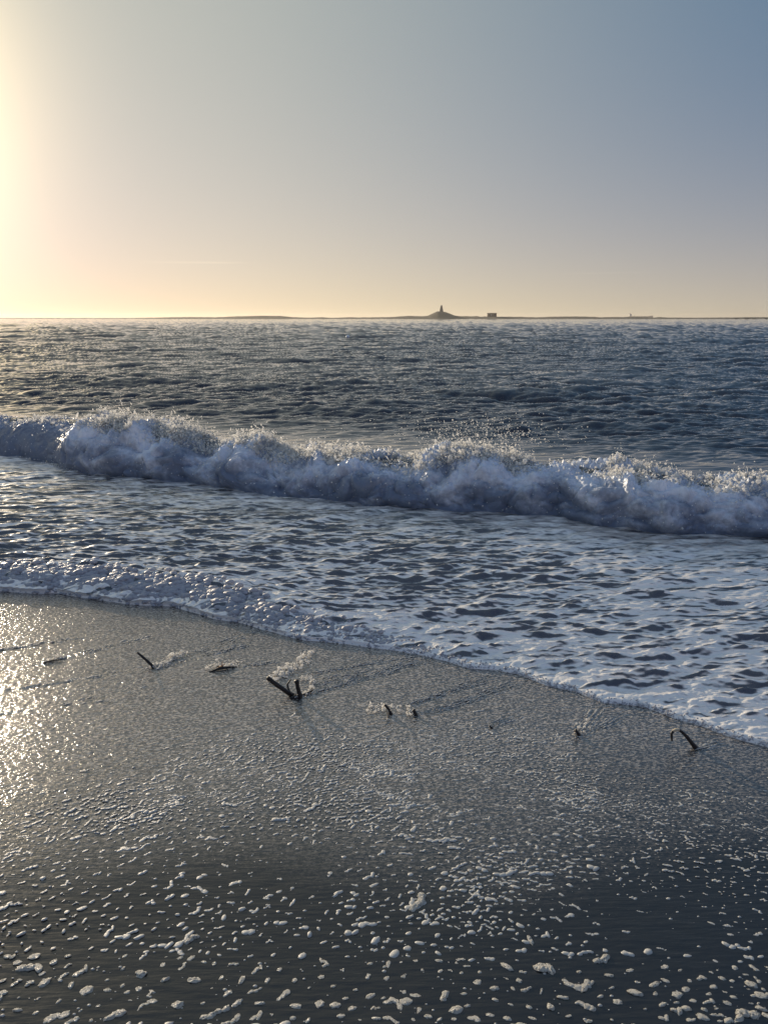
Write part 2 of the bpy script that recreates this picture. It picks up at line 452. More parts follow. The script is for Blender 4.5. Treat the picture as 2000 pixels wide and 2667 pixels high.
def water_height(x, y, near=True):
    s, d = scoord(x, y), dcoord(x, y)
    R = np.hypot(x, y)
    de = d_edge(s); delta = d - de
    db = d_base(s)
    left = sm(-0.8, -3.4, s)                                   # 1 on the left of the picture
    z = np.maximum(sand_z(x, y), np.minimum(-SLOPE * (de - D0), 0.0) * sm(0.5, 0.05, delta))
    # rounded lip of the running tongue and its froth
    T = 0.006 + 0.006 * left
    lw = 0.018 + 0.025 * left
    lip = T * np.sqrt(np.clip(1 - (1 - np.clip(delta / lw, 0, 1)) ** 2, 0, 1))
    z = z + lip + 0.022 * left * sm(0.0, 0.10, delta) * sm(1.1, 0.2, delta)
    m = sm(3.2, 0.9, delta) * 0.5 + 0.5
    zone = sm(0.0, 0.05, delta) * sm(9.0, 7.0, d) 
    inner = (d < 9.5)
    z = z.copy()
    if inner.any():
        xi, yi = x[inner], y[inner]; si, di, dl = s[inner], d[inner], delta[inner]
        wx, wy = xi + 0.05 * pn(xi * 2, yi * 2, 1.0), yi + 0.04 * pn(xi * 2, yi * 2, 7.0)
        b1 = np.abs(pn(wx * 9, wy * 11, 0.3)); b2 = np.abs(pn(wx * 21, wy * 26, 2.3)); b3 = np.abs(pn(wx * 48, wy * 60, 4.3))
        froth = (0.5 * left[inner] + 0.5) * (0.22 * sm(0.0, 0.02, dl) + 0.78 * sm(0.0, 0.10 + 0.12 * left[inner], dl)) * (sm(0.75, 0.20, dl))
        dm = domes(wx / 0.085, wy / 0.065, 7); dm2 = domes(wx / 0.035, wy / 0.030, 9)
        add = froth * (0.022 * b1 + (0.028 + 0.055 * left[inner]) * (dm - 0.40) + 0.004 * b3) + 0.014 * (dm2 - 0.3) * sm(0.0, 0.02, dl) * sm(0.7, 0.15, dl)
        rp = tile(RP, wx * 0.62, wy)[..., 0]; rp2 = tile(RP2, wx, wy)[..., 0]
        rp = np.where(rp > 0, rp * 1.15, rp * 0.85)
        amp = 0.0092 * sm(0.0, 0.15, dl) * (0.45 + 0.55 * sm(2.8, 0.8, dl))
        add += zone[inner] * (amp * rp + 0.007 * sm(0.1, 1.2, dl) * rp2)
        z[inner] += add
    z += wave_body(s, d) * sm(0.5, 1.5, delta)
    # wind chop outside
    dr = R * R / (CAM_H * 2003) * 1.0
    A = 0.022 * sm(8.6, 13.0, d) + 0.0020 * sm(4.2, 5.6, d)
    A = A * (1 + 0.5 * pn(x * 0.08, y * 0.08, 3.0)) * (1 + 0.9 * sm(15, 70, R))
    c0, c1, c2 = (tile(T_, x, y) for T_ in CH)
    w1 = sm(0.3, 1.5, dr)[..., None]; w2 = sm(2.5, 9.0, dr)[..., None]
    c = (c0 * (1 - w1) + c1 * w1) * (1 - w2) + c2 * w2
    sw = tile(SW, x, y)
    # lumps of the leading edge also bulge towards the beach
    bl = (0.05 * (domes(x / 0.10, (y + z) / 0.08, 15) - 0.5) + 0.02 * (domes(x / 0.04, (y + z) / 0.035, 17) - 0.5)) * sm(0.0, 0.03, delta) * sm(0.3, 0.08, delta) * (0.25 + 0.75 * left)
    B = 0.050 * sm(9.5, 16, d) * (1 + 1.7 * sm(25, 110, R))
    zz = z + A * c[..., 0] + B * sw[..., 0]
    ch = 0.9
    return zz, A * ch * c[..., 1] + B * sw[..., 1] - NX * bl, A * ch * c[..., 2] + B * sw[..., 2] - NY * bl, s, d, delta, R

# ------------------------------------------------------------------ sea: one sheet from the running edge to the horizon
def build_sea():
    nr = 1350
    a = np.radians(np.concatenate([np.linspace(-52, -34.3, 110), np.linspace(-34, 35, 1380), np.linspace(35.3, 62, 160)])); nc = len(a)
    rr = np.linspace(1.5, 12, 2600)
    X, Y = np.sin(a)[:, None] * rr, np.cos(a)[:, None] * rr
    F = dcoord(X, Y) - d_edge(scoord(X, Y))
    last_neg = (F.shape[1] - 1) - np.argmax((F < 0)[:, ::-1], axis=1)
    i = np.clip(last_neg, 0, len(rr) - 2)
    f0, f1 = F[np.arange(nc), i], F[np.arange(nc), i + 1]
    r0 = rr[i] + (rr[i + 1] - rr[i]) * np.clip(-f0 / (f1 - f0), 0, 1)
    th0 = np.arctan2(CAM_H, r0); th1 = math.atan2(CAM_H, 4600)
    w0, w1 = np.tan(th0 - PITCH), math.tan(th1 - PITCH)
    q = np.linspace(0, 1, nr)[:, None]
    wv = w0 + (w1 - w0) * q
    wfar = np.linspace(0, 1, 420)[:, None]; wk = wv[int(nr * 0.84)]
    wv = np.concatenate([wv[:int(nr * 0.84)], wk + (w1 - wk) * wfar ** 0.8], 0); nr = len(wv)
    R = CAM_H / np.tan(np.arctan(wv) + PITCH)
    x, y = np.sin(a) * R, np.cos(a) * R
    z, dx, dy, s, d, delta, RR = water_height(x, y)
    zf = z.copy()
    left = sm(-0.8, -3.4, s)
    # foam cover, with the shade of steep ripple faces painted in
    n_big = fbm(x * 0.9, y * 1.6, 4.0, 3); n_mid = fbm(x * 3.0, y * 6.0, 9.0, 3)
    foam = 0.45 * sm(1.2, 0.2, delta) + 0.30 * sm(3.4, 1.0, delta) * (1 - 0.30 * left) + 0.74
    foam += 0.32 * n_big + 0.20 * n_mid - 0.02
    db = d_base(s)
    wx_, wy_ = x + 0.05 * pn(x * 2, y * 2, 1.0), y + 0.04 * pn(x * 2, y * 2, 7.0)
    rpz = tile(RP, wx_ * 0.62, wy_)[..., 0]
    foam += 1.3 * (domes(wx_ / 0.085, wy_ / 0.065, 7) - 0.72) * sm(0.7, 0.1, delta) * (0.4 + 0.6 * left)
    face_shade = np.maximum(rpz - tile(RP, (wx_ - 0.012 * NX) * 0.62, wy_ - 0.012 * NY)[..., 0], 0)  # shoreward ripple faces lose foam, so their dark shade is painted in
    foam += 0.14 * rpz - 1.25 * face_shade * sm(7, 5, d) + 0.30 * sm(0.8, 2.0, delta) * (1 - 0.9 * sm(0.5, -3.5, s))
    foam *= sm(0.6, -0.1, d - db) * (1 - 0.45 * sm(-0.9, -0.05, d - db) * sm(-4, 0, s))
    foam = np.maximum(foam, 0.95 * sm(0.03, 0.01, delta))
    foam += 0.34 * sm(0.35, 0.60, d - db) * sm(2.6, 0.9, d - db) * (0.4 + 1.2 * fbm(x * 2, y * 4, 2.0, 3))
    far = sm(12, 60, RR)
    rip = 0.12 + 0.88 * sm(7.5, 12, d)
    V = np.stack([x + dx, y + dy, zf], -1)
    # skirt that tucks the lip under the sand
    sk = V[0:1].copy(); sk[..., 2] -= 0.03; sk[..., 0] += 0.01 * NX; sk[..., 1] += 0.01 * NY
    V = np.concatenate([sk, V], 0)
    cat = lambda t: np.concatenate([t[0:1], t], 0)
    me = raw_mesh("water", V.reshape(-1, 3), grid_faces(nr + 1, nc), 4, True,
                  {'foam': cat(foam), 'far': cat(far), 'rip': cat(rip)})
    o = link("water", me, MAT_WATER); tag(o, kind='structure')
    return o
build_sea()

# ------------------------------------------------------------------ sand
WAKES = [((400, 1737), (520, 1700), (720, 1625), 5, 1.0), ((410, 1742), (600, 1690), (640, 1680), 4, 0.7), ((110, 1727), (230, 1700), (420, 1650), 4, 0.9),
         ((0, 1692), (120, 1678), (330, 1640), 4, 0.7), ((0, 1800), (200, 1772), (395, 1738), 4, 0.7),
         ((785, 1815), (900, 1780), (1230, 1690), 6, 1.0), ((800, 1760), (900, 1738), (1080, 1710), 6, 1.0), ((790, 1775), (950, 1748), (1060, 1735), 5, 0.7),
         ((790, 1795), (900, 1765), (1150, 1712), 5, 0.7),
         ((1090, 1862), (1180, 1838), (1340, 1785), 6, 1.0), ((1060, 1840), (1160, 1800), (1300, 1762), 6, 0.8), ((1278, 1890), (1320, 1878), (1350, 1862), 5, 0.8),
         ((1512, 1910), (1530, 1885), (1555, 1845), 7, 0.9), ((1550, 1902), (1590, 1880), (1640, 1858), 5, 0.8), ((1812, 1952), (1850, 1945), (1900, 1930), 5, 0.8),
         ((600, 1742), (700, 1725), (760, 1712), 5, 0.6), ((0, 1860), (180, 1835), (380, 1800), 4, 0.35)]
def wake_height(x, y):
    h = np.zeros_like(x)
    for p0, p1, p2, wmm, amp in WAKES:
        P = [at(*p)[:2] for p in (p0, p1, p2)]
        T_ = np.linspace(0, 1, 25)[:, None]
        C = (1 - T_) ** 2 * P[0] + 2 * T_ * (1 - T_) * P[1] + T_ ** 2 * P[2]
        lo, hi = C.min(0) - 0.15, C.max(0) + 0.15
        m = (x > lo[0]) & (x < hi[0]) & (y > lo[1]) & (y < hi[1])
        if not m.any(): continue
        q = np.stack([x[m], y[m]], -1)
        q = q + 0.010 * np.stack([pn(q[:, 0] * 9, q[:, 1] * 9, 2.0), pn(q[:, 0] * 9, q[:, 1] * 9, 6.0)], -1)
        best = np.full(len(q), 9.0); tt = np.zeros(len(q)); sg = np.zeros(len(q))
        for i in range(24):
            A, B = C[i], C[i + 1]; AB = B - A
            t = np.clip(((q - A) @ AB) / (AB @ AB), 0, 1)
            D = q - (A + t[:, None] * AB); dist = np.hypot(D[:, 0], D[:, 1])
            u = dist < best
            best[u] = dist[u]; tt[u] = (i + t[u]) / 24
            sg[u] = np.sign(AB[0] * D[u, 1] - AB[1] * D[u, 0])
        w = (wmm + 5 * tt) / 1000 * 0.62
        sb = best * sg
        prof = np.cos(sb * 2 * np.pi / (3.2 * w)) * np.exp(-(sb / (6.0 * w)) ** 2)
        h[m] += 0.0070 * amp * prof * (1 - tt) ** 0.6 * (0.75 + 0.6 * pn(q[:, 0] * 18, q[:, 1] * 18, 1.0))
    return h
def build_sand():
    nc, nr = 1400, 1150
    a = np.radians(np.linspace(-62, 66, nc))
    # dense near rows, then a few long ones below the water out to the horizon
    th = np.linspace(math.atan2(1.6, 0.55), math.atan2(1.6, 5.6), nr)
    R = 1.6 / np.tan(th)
    R = np.concatenate([R, np.geomspace(5.7, 4800, 60)])[:, None]
    x, y = np.sin(a) * R, np.cos(a) * R
    z = sand_z(x, y)
    n = nr
    xn, yn = x[:n], y[:n]
    z[:n] += wake_height(xn, yn)
    z[:n] += 0.004 * pn(xn * 1.5, yn * 2.5, 0.0) + 0.0010 * pn(xn * 8, yn * 22, 0.0) + 0.0006 * pn(xn * 16, yn * 60, 3.0)
    d = dcoord(x, y)
    grain = sm(1.9, 2.9, y + 0.35 * pn(x * 1.2, y * 1.2, 2.0) - 0.12 * x)
    me = raw_mesh("beach_sand", np.stack([x, y, z], -1).reshape(-1, 3), grid_faces(len(R), nc), 4, True, {'grain': grain})
    o = link("beach_sand", me, MAT_SAND); tag(o, kind='structure')
build_sand()

# ------------------------------------------------------------------ little shapes
def ico(sub):
    t = (1 + 5 ** .5) / 2
    v = np.array([(-1, t, 0), (1, t, 0), (-1, -t, 0), (1, -t, 0), (0, -1, t), (0, 1, t), (0, -1, -t), (0, 1, -t), (t, 0, -1), (t, 0, 1), (-t, 0, -1), (-t, 0, 1)], float)
    v /= np.linalg.norm(v[0])
    f = [(0, 11, 5), (0, 5, 1), (0, 1, 7), (0, 7, 10), (0, 10, 11), (1, 5, 9), (5, 11, 4), (11, 10, 2), (10, 7, 6), (7, 1, 8), (3, 9, 4), (3, 4, 2), (3, 2, 6), (3, 6, 8), (3, 8, 9), (4, 9, 5), (2, 4, 11), (6, 2, 10), (8, 6, 7), (9, 8, 1)]
    v = [tuple(p) for p in v]
    for _ in range(sub):
        cache = {}; nf = []
        def mid(i, j):
            k_ = (min(i, j), max(i, j))
            if k_ not in cache:
                m_ = np.array(v[i]) + np.array(v[j]); m_ /= np.linalg.norm(m_); v.append(tuple(m_)); cache[k_] = len(v) - 1
            return cache[k_]
        for a_, b_, c_ in f:
            ab, bc, ca = mid(a_, b_), mid(b_, c_), mid(c_, a_)
            nf += [(a_, ab, ca), (b_, bc, ab), (c_, ca, bc), (ab, bc, ca)]
        f = nf
    return np.array(v), np.array(f)
ICO = [ico(0), ico(1), ico(2), ico(3)]
def blobs(C, S, axis=None, sub=0):
    """many ellipsoids in one mesh: centres C, semi-axes S (n,3), long axis direction"""
    v, f = ICO[sub]; n = len(C)
    P = v[None] * S[:, None, :]
    if axis is not None:
        az = axis / np.linalg.norm(axis, axis=1)[:, None]
        h = np.where(np.abs(az[:, 2:3]) < 0.9, [[0, 0, 1.0]], [[1.0, 0, 0]])
        ax = np.cross(h, az); ax /= np.linalg.norm(ax, axis=1)[:, None]
        ay = np.cross(az, ax)
        P = P[..., 0:1] * ax[:, None] + P[..., 1:2] * ay[:, None] + P[..., 2:3] * az[:, None]
    P = P + C[:, None]
    F = f[None] + (np.arange(n) * len(v))[:, None, None]
    return P.reshape(-1, 3), F.reshape(-1)

# ------------------------------------------------------------------ the breaking wave
def build_wave():
    s0, s1 = -9.6, 6.6
    mid = world_xy(-0.5, 6.9)
    root = empty("breaking_wave", (mid[0], mid[1], 0))
    tag(root, 'breaking wave of tumbling blue-white foam with backlit spray along its crest', 'wave')
    off = np.array([mid[0], mid[1], 0])
    ns, nf = 2950, 250
    s = np.linspace(s0, s1, ns)[None, :]; q = np.linspace(0, 1, nf)[:, None]
    ph = q * math.pi * 0.92
    H = crest_h(s) * (0.80 - 0.10 * sm(-2, 2, s))
    brk = sm(-7.05, -6.65, s)                       # the far left end has not broken yet
    dc = d_base(s) + 0.52
    wob = 0.10 * pn(s * 1.3, 2.0, 0) + 0.05 * pn(s * 4, 7.0, 0)
    fr = 0.50 + wob
    H = H * (0.95 + 0.06 * pn(s * 2.2, 4.0, 0) + 0.07 * pn(s * 6, 1.0, 0))
    # bulging front, flat back
    cd = np.where(ph < math.pi / 2, -fr * np.cos(ph) ** 0.8 if False else -fr * np.sign(np.cos(ph)) * np.abs(np.cos(ph)) ** 0.75, 0.45 * np.abs(np.cos(ph)) ** 0.9)
    cz = H * np.abs(np.sin(ph)) ** (0.85 - 0.15 * pn(s * 1.1, 9.0, 0)) - 0.03
    D = dc + cd; Z = cz + 0 * D; S_ = s + 0 * D
    x, y = world_xy(S_, D)
    P = np.stack([x, y, Z], -1)
    du = np.gradient(P, axis=1); dv = np.gradient(P, axis=0)
    N = np.cross(dv, du); N /= np.linalg.norm(N, axis=-1)[..., None] + 1e-9
    if N[nf // 3, ns // 2] @ np.array([-NX, -NY, 0.4]) < 0: N = -N
    wx = P + 0.05 * np.stack([pn(*(P * 3).transpose(2, 0, 1)), pn(*(P * 3 + 9).transpose(2, 0, 1)), pn(*(P * 3 + 19).transpose(2, 0, 1))], -1)
    X, Y, ZZ = wx[..., 0], wx[..., 1], wx[..., 2]
    up = sm(0.25, 0.62, q) * sm(1.0, 0.75, q)        # towards the crest
    arc = q * 1.15 + 0 * s
    U = S_ + 0.10 * pn(S_ * 2.5, arc * 2.5, 3.0) + 0.03 * pn(S_ * 9, arc * 9, 5.0); Wv = arc + 0.10 * pn(S_ * 2.5, arc * 2.5, 13.0) + 0.03 * pn(S_ * 9, arc * 9, 15.0)
    disp = 0.14 * pn(S_ * 1.7, arc * 2.0, 1.0) + 0.16 * np.abs(pn(U * 2.6, Wv * 3.2, 2.0)) - 0.05
    disp = disp + 0.09 * np.abs(pn(U * 6.5, Wv * 7.5, 4.0)) + 0.030 * domes(U / 0.085, Wv / 0.075, 3) + 0.022 * domes(U / 0.036, Wv / 0.032, 4) \
        + 0.007 * domes(U / 0.016, Wv / 0.015, 5) + 0.06 * pn(S_ * 1.1, arc * 3, 8.0)
    valley = (1 - 2.6 * np.abs(pn(U * 2.6, Wv * 3.2, 2.0))).clip(0, 1)
    # torn fringe at the top
    ridge = (1 - np.abs(pn(X * 10, Y * 10, ZZ * 9)) * 2.2).clip(0, 1) ** 3
    ridge2 = (1 - np.abs(pn(X * 24, Y * 24, ZZ * 20)) * 2.2).clip(0, 1) ** 3
    disp = disp + up * (0.035 * ridge + 0.030 * ridge2)
    disp = disp * sm(0.0, 0.10, q) * sm(1.0, 0.9, q)
    soft = 0.35 + 0.65 * brk
    P = P + N * (disp * soft)[..., None]
    P[..., 2] += up * 0.03 * ridge2
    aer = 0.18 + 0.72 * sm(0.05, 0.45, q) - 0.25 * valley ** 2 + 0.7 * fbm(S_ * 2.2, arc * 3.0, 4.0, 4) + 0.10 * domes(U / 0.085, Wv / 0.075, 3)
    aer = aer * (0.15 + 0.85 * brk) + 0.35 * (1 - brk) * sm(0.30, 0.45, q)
    me = raw_mesh("foam_roller", (P - off).reshape(-1, 3), grid_faces(nf, ns), 4, True, {'aer': aer})
    link("foam_roller", me, MAT_ROLLER, root)
    # spray
    r = np.random.default_rng(21)
    ICs, ISs, IAs = [], [], []
    top = P[int(nf * 0.36):int(nf * 0.78)]
    dens = (0.35 + 1.4 * fbm(s[0] * 1.3, 4.0, 0, 3).clip(-0.2, 1) + 0.5 * sm(-7.0, -6.5, s[0]) * sm(-2.5, -5.0, s[0]))
    dens = (dens * 1.1).clip(0.08, 2) * (0.3 + 0.7 * brk[0])
    pr = dens / dens.sum()
    n = 105000
    j = r.choice(ns, n, p=pr); i = (np.abs(r.normal(0, 0.30, n)) * 0)  # filled below
    i = (r.beta(2.4, 1.8, n) * (top.shape[0] - 1)).astype(int)
    C = top[i, j] + r.normal(0, 1, (n, 3)) * [0.02, 0.02, 0.012]
    kp_ = pn(C[:, 0] * 6, C[:, 1] * 6, C[:, 2] * 7) + 0.5 * pn(C[:, 0] * 18, C[:, 1] * 18, C[:, 2] * 18) + 0.9 * (valley[int(nf * 0.36):int(nf * 0.78)][i, j] - 0.25) > -0.02
    C, j, i = C[kp_], j[kp_], i[kp_]; n = len(C)
    C[:, 2] += r.exponential(0.019, n) * (0.5 + dens[j])
    rad = np.exp(r.normal(math.log(0.0033), 0.60, n)).clip(0.0013, 0.016)
    el = 1 + r.exponential(0.9, n)
    ax = r.normal(0, 1, (n, 3)) + [0, 0, 0.7]
    V1, F1 = blobs(C - off, np.stack([rad, rad, rad * el], -1), ax, 0)
    # bigger torn lumps on the top of the crest
    n6 = 5200
    j = r.choice(ns, n6, p=pr); i = (r.beta(2.0, 2.0, n6) * (top.shape[0] - 1)).astype(int)
    C6 = top[i, j] + r.normal(0, 1, (n6, 3)) * [0.015, 0.015, 0.010]; C6[:, 2] += r.exponential(0.014, n6)
    rad = np.exp(r.normal(math.log(0.0078), 0.45, n6)).clip(0.004, 0.024)
    V6, F6 = blobs(C6 - off, np.stack([rad, rad, rad * (1 + r.exponential(0.6, n6))], -1), r.normal(0, 1, (n6, 3)) * [1.3, 1, .8], 1)
    V6 = V6 + 0.006 * np.stack([pn(*(V6.T * 60)), pn(*(V6.T * 60 + 9)), pn(*(V6.T * 60 + 19))], -1)
    # thin arcs of thrown water
    n2 = 2600
    j = r.choice(ns, n2, p=pr); i = (r.beta(3.0, 2.2, n2) * (top.shape[0] - 1)).astype(int)
    st = top[i, j]; v = r.normal(0, 1, (n2, 3)) * [0.09, 0.06, 0.03] + [0.02, -0.01, 0.10]
    cs, ss, aa = [], [], []
    for t in np.linspace(0, 1, 7):
        cs.append(st + v * t * 0.75 + np.array([0, 0, -0.07]) * t * t)
        d_ = v + np.array([0, 0, -0.14]) * t; aa.append(d_)
        rr_ = np.exp(r.normal(math.log(0.0032), 0.2, n2)) * (1.25 - 0.8 * t)
        ss.append(np.stack([rr_, rr_, np.full(n2, 0.012)], -1))
    V2, F2 = blobs(np.concatenate(cs) - off, np.concatenate(ss), np.concatenate(aa), 0)
    # loose droplets thrown up behind the crest and a few in front of the face
    n3 = 900
    g = r.normal(0, 1, (n3, 3))
    c0 = at_y(1245, 1130, 8.1)
    C3 = c0 + g * [0.42, 0.25, 0.10]; C3[:, 2] = np.abs(C3[:, 2] - 0.30) + 0.30
    n4 = 1500
    j = r.choice(ns, n4); i = r.integers(int(nf * .05), int(nf * .5), n4)
    C4 = P[i, j] + N[i, j] * r.exponential(0.02, n4)[:, None]
    C3 = np.concatenate([C3, C4])
    rad = np.exp(r.normal(math.log(0.0038), 0.4, len(C3))).clip(0.0018, 0.009)
    V3, F3 = blobs(C3 - off, np.stack([rad, rad, rad * 1.3], -1), r.normal(0, 1, (len(C3), 3)), 0)
    # froth beside the left end of the roller
    n5 = 6000
    ss_ = r.normal(-7.05, 0.35, n5); qd = np.abs(r.normal(0, 0.28, n5)); hh = r.random(n5)
    x5, y5 = world_xy(ss_, d_base(ss_) + 0.05 + 0.45 * hh + 0.05 * r.normal(size=n5))
    z5 = crest_h(ss_) * 0.72 * hh ** 1.5 * np.exp(-((ss_ + 6.85) / 0.6) ** 2) * r.random(n5) ** 0.3 + 0.03
    rad = np.exp(r.normal(math.log(0.0045), 0.4, n5)).clip(0.002, 0.012)
    V5, F5 = blobs(np.stack([x5, y5, z5], -1) - off, np.stack([rad, rad, rad * 1.6], -1), r.normal(0, 1, (n5, 3)), 0)
    Vs = [V1, V2, V3, V5, V6]; Fs = []; k_ = 0
    for v_, f_ in zip(Vs, (F1, F2, F3, F5, F6)): Fs.append(f_ + k_); k_ += len(v_)
    me = raw_mesh("spray", np.concatenate(Vs), np.concatenate(Fs), 3, True)
    o = link("spray", me, MAT_SPRAY, root); tag(o, kind='stuff')
build_wave()

# ------------------------------------------------------------------ far land, tower, blockhouse, ship
DIST = 900.0
PXM = DIST / FPX            # metres per photograph pixel at that distance, close to the horizon
def far_x(px): return (px - 1000.0) / FPX * DIST * cp
HOR = 828.0
def far_z(py):
    v = (1333.5 - py) / FPX
    return CAM_H + DIST / (cp + v * sp) * (v * cp - sp)
LAND_PX = [(-300, 829), (330, 829), (400, 828), (480, 826.5), (560, 827), (620, 825), (690, 823.5), (730, 824), (770, 827), (800, 828), (840, 827), (870, 828.5), (905, 827),
           (940, 827.5), (985, 827), (1015, 826.5), (1050, 824.5), (1100, 824.5), (1114, 823.5), (1125, 819), (1138, 813.5), (1150, 813), (1160, 814), (1172, 818.5), (1184, 823.5), (1200, 824.5), (1235, 825), (1240, 824.5),
           (1252, 826), (1262, 825), (1270, 826), (1290, 825.5), (1340, 826), (1400, 827), (1480, 825), (1500, 825), (1560, 827), (1640, 826), (1700, 828), (1715, 826.5), (1740, 828), (1850, 828), (1950, 827), (2010, 827), (2300, 826), (2700, 827)]
def build_land():
    lx = np.array([far_x(p[0]) for p in LAND_PX]); lz = np.array([max(0.15, far_z(p[1]) + 0.0) for p in LAND_PX])
    x = np.linspace(far_x(-300), far_x(2700), 1600)
    h = np.interp(x, lx, lz) * 1.12 + 0.15 + 0.25 * fbm(x * 0.12, 3.0, 0, 4) * 1.2
    m = np.linspace(-1, 1, 41)[:, None]
    prof = np.exp(-(m * 2.1) ** 2)
    y = DIST + m * 45 + 0 * x
    X = x + 0 * y
    Z = h * prof * (1 + 0.12 * pn(X * 0.05, y * 0.05, 0)) - 0.7 * np.abs(m) ** 2
    me = raw_mesh("island", np.stack([X, y, Z], -1).reshape(-1, 3), grid_faces(41, len(x)), 4, True)
    tag(link("island", me, MAT_LAND), kind='structure')
build_land()

import bmesh
def bm_obj(name, bm, mat, parent=None, smooth=False):
    me = bpy.data.meshes.new(name); bm.to_mesh(me); bm.free()
    if smooth:
        for p in me.polygons: p.use_smooth = True
    return link(name, me, mat, parent)
def box(bm, c, s, bev=0.0):
    r = bmesh.ops.create_cube(bm, size=1.0)
    for v in r['verts']: v.co = (c[0] + v.co.x * s[0], c[1] + v.co.y * s[1], c[2] + v.co.z * s[2])
    return r
def lathe(bm, prof, n=24, c=(0, 0)):
    rings = []
    for rr_, z in prof:
        rings.append([bm.verts.new((c[0] + rr_ * math.cos(2 * math.pi * k_ / n), c[1] + rr_ * math.sin(2 * math.pi * k_ / n), z)) for k_ in range(n)])
    for a_, b_ in zip(rings, rings[1:]):
        for k_ in range(n): bm.faces.new((a_[k_], a_[(k_ + 1) % n], b_[(k_ + 1) % n], b_[k_]))
    bm.faces.new(rings[-1]); bm.faces.new(rings[0][::-1])

# daymark tower
zt, zb = far_z(794.8), far_z(813.5)
t = empty("beacon_tower", (far_x(1149), DIST, zb - 0.6))
tag(t, 'tapering stone beacon tower on the grassy mound of the low island', 'tower')
Ht = zt - zb + 0.6
bm = bmesh.new(); lathe(bm, [(2.45, 0), (2.35, 0.3), (2.1, Ht * .22), (1.75, Ht * .45), (1.35, Ht * .68), (1.02, Ht * .86)], 24)
bm_obj("tower_shaft", bm, MAT_STONE, t, True)
bm = bmesh.new(); lathe(bm, [(1.12, Ht * .86), (1.12, Ht * .885), (0.9, Ht * .93), (0.55, Ht * .98), (0.15, Ht)], 24)
bm_obj("cap", bm, MAT_STONE, t, True)
bm = bmesh.new(); lathe(bm, [(3.2, 0), (3.2, 0.35), (2.9, 0.5)], 24); bm_obj("plinth", bm, MAT_STONE, t)
bm = bmesh.new(); box(bm, (0, -2.32, 1.3), (0.8, 0.2, 1.7)); bm_obj("door", bm, MAT_DARK, t)

# blockhouse
zt, zb = far_z(815.3), far_z(826.5)
bw = (1292.6 - 1268) * PXM * cp
t = empty("blockhouse", (far_x(1280.3), DIST, zb - 0.4))
tag(t, 'flat-roofed square blockhouse on the low island right of the beacon mound', 'building')
Hb = zt - zb + 0.4
bm = bmesh.new(); box(bm, (0, 0, Hb * .44), (bw * .94, 6, Hb * .88)); bm_obj("wall", bm, MAT_STONE, t)
bm = bmesh.new(); box(bm, (0, 0, Hb * .94), (bw, 6.6, Hb * .12)); bm_obj("roof", bm, MAT_STONE, t)
for wx_ in (-0.30, 0.30):
    bm = bmesh.new(); box(bm, (wx_ * bw, -3.02, Hb * .62), (0.75, 0.12, 1.1)); bm_obj("window", bm, MAT_DARK, t)
bm = bmesh.new(); box(bm, (-0.09 * bw, -3.02, Hb * .58), (0.9, 0.12, 0.9)); bm_obj("window", bm, MAT_SHIPW, t)

# cargo ship beyond the island
SD = 3000.0
t = empty("cargo_ship", ((1668 - 1000) / FPX * SD * cp, SD, 0))
tag(t, 'faint grey cargo ship on the horizon beyond the right half of the island', 'ship')
u = SD / FPX
def hull():
    bm = bmesh.new(); L_ = 62 * u; hz = 3.0 * u + 1.2
    secs = []
    for q_, w_ in ((-.5, 3.4), (-.47, 5), (-.3, 6), (0.3, 6), (.42, 4.4), (.5, .3)):
        bx = q_ * L_; tz = hz + (2.0 if q_ > .4 else 0)
        secs.append([bm.verts.new((bx, -w_, tz)), bm.verts.new((bx * .985, -w_ * .7, -1)), bm.verts.new((bx * .985, w_ * .7, -1)), bm.verts.new((bx, w_, tz))])
    for a_, b_ in zip(secs, secs[1:]):
        for k_ in range(3): bm.faces.new((a_[k_], a_[k_ + 1], b_[k_ + 1], b_[k_]))
        bm.faces.new((a_[3], a_[0], b_[0], b_[3]))
    bm.faces.new(secs[0]); bm.faces.new(secs[-1][::-1])
    return bm
bm_obj("hull", hull(), MAT_SHIP, t)
bm = bmesh.new(); box(bm, (-27 * u, 0, 6.2 * u), (5 * u, 9, 6 * u)); box(bm, (-27.5 * u, 0, 9.4 * u), (3.6 * u, 11, 1.2 * u)); bm_obj("bridge_house", bm, MAT_SHIPW, t)
bm = bmesh.new(); lathe(bm, [(1.6, 9.5 * u), (1.4, 11.6 * u)], 12, (-28.5 * u, 0)); bm_obj("funnel", bm, MAT_SHIP, t)
bm = bmesh.new(); lathe(bm, [(0.9, 4 * u), (0.5, 7.0 * u)], 8, (-17 * u, 0)); bm_obj("mast", bm, MAT_SHIP, t)
bm = bmesh.new(); lathe(bm, [(0.6, 4 * u), (0.4, 5.8 * u)], 8, (27 * u, 0)); bm_obj("mast", bm, MAT_SHIP, t)

# reef rocks at the right end of the island
for px, w_, h_, lab in ((1918, 12, 2.2, 'low dark rock awash off the island, left end of the row at the right edge'), (1945, 15, 2.8, 'widest dark rock awash in the row off the island at the right edge'),
                        (1962, 8, 2.4, 'small dark rock awash just right of the widest reef rock'), (1994, 8, 2.6, 'small dark rock awash off the island at the very right edge')):
    v, f = ICO[2]; P = v * [w_ * 0.5 * 0.39, 1.6, h_ * 0.39 * 0.6]
    P = P * (1 + 0.35 * pn(v[:, 0] * 2 + px, v[:, 1] * 2, v[:, 2] * 2))[:, None]
    me = raw_mesh("reef_rock", P, f, 3, False)
    k_ = (far_x(px) * 780 / 900); o = link("reef_rock", me, MAT_STONE); o.location = (k_, 780, 0.45)
    tag(o, lab, 'rock', 'reef rocks off the island')

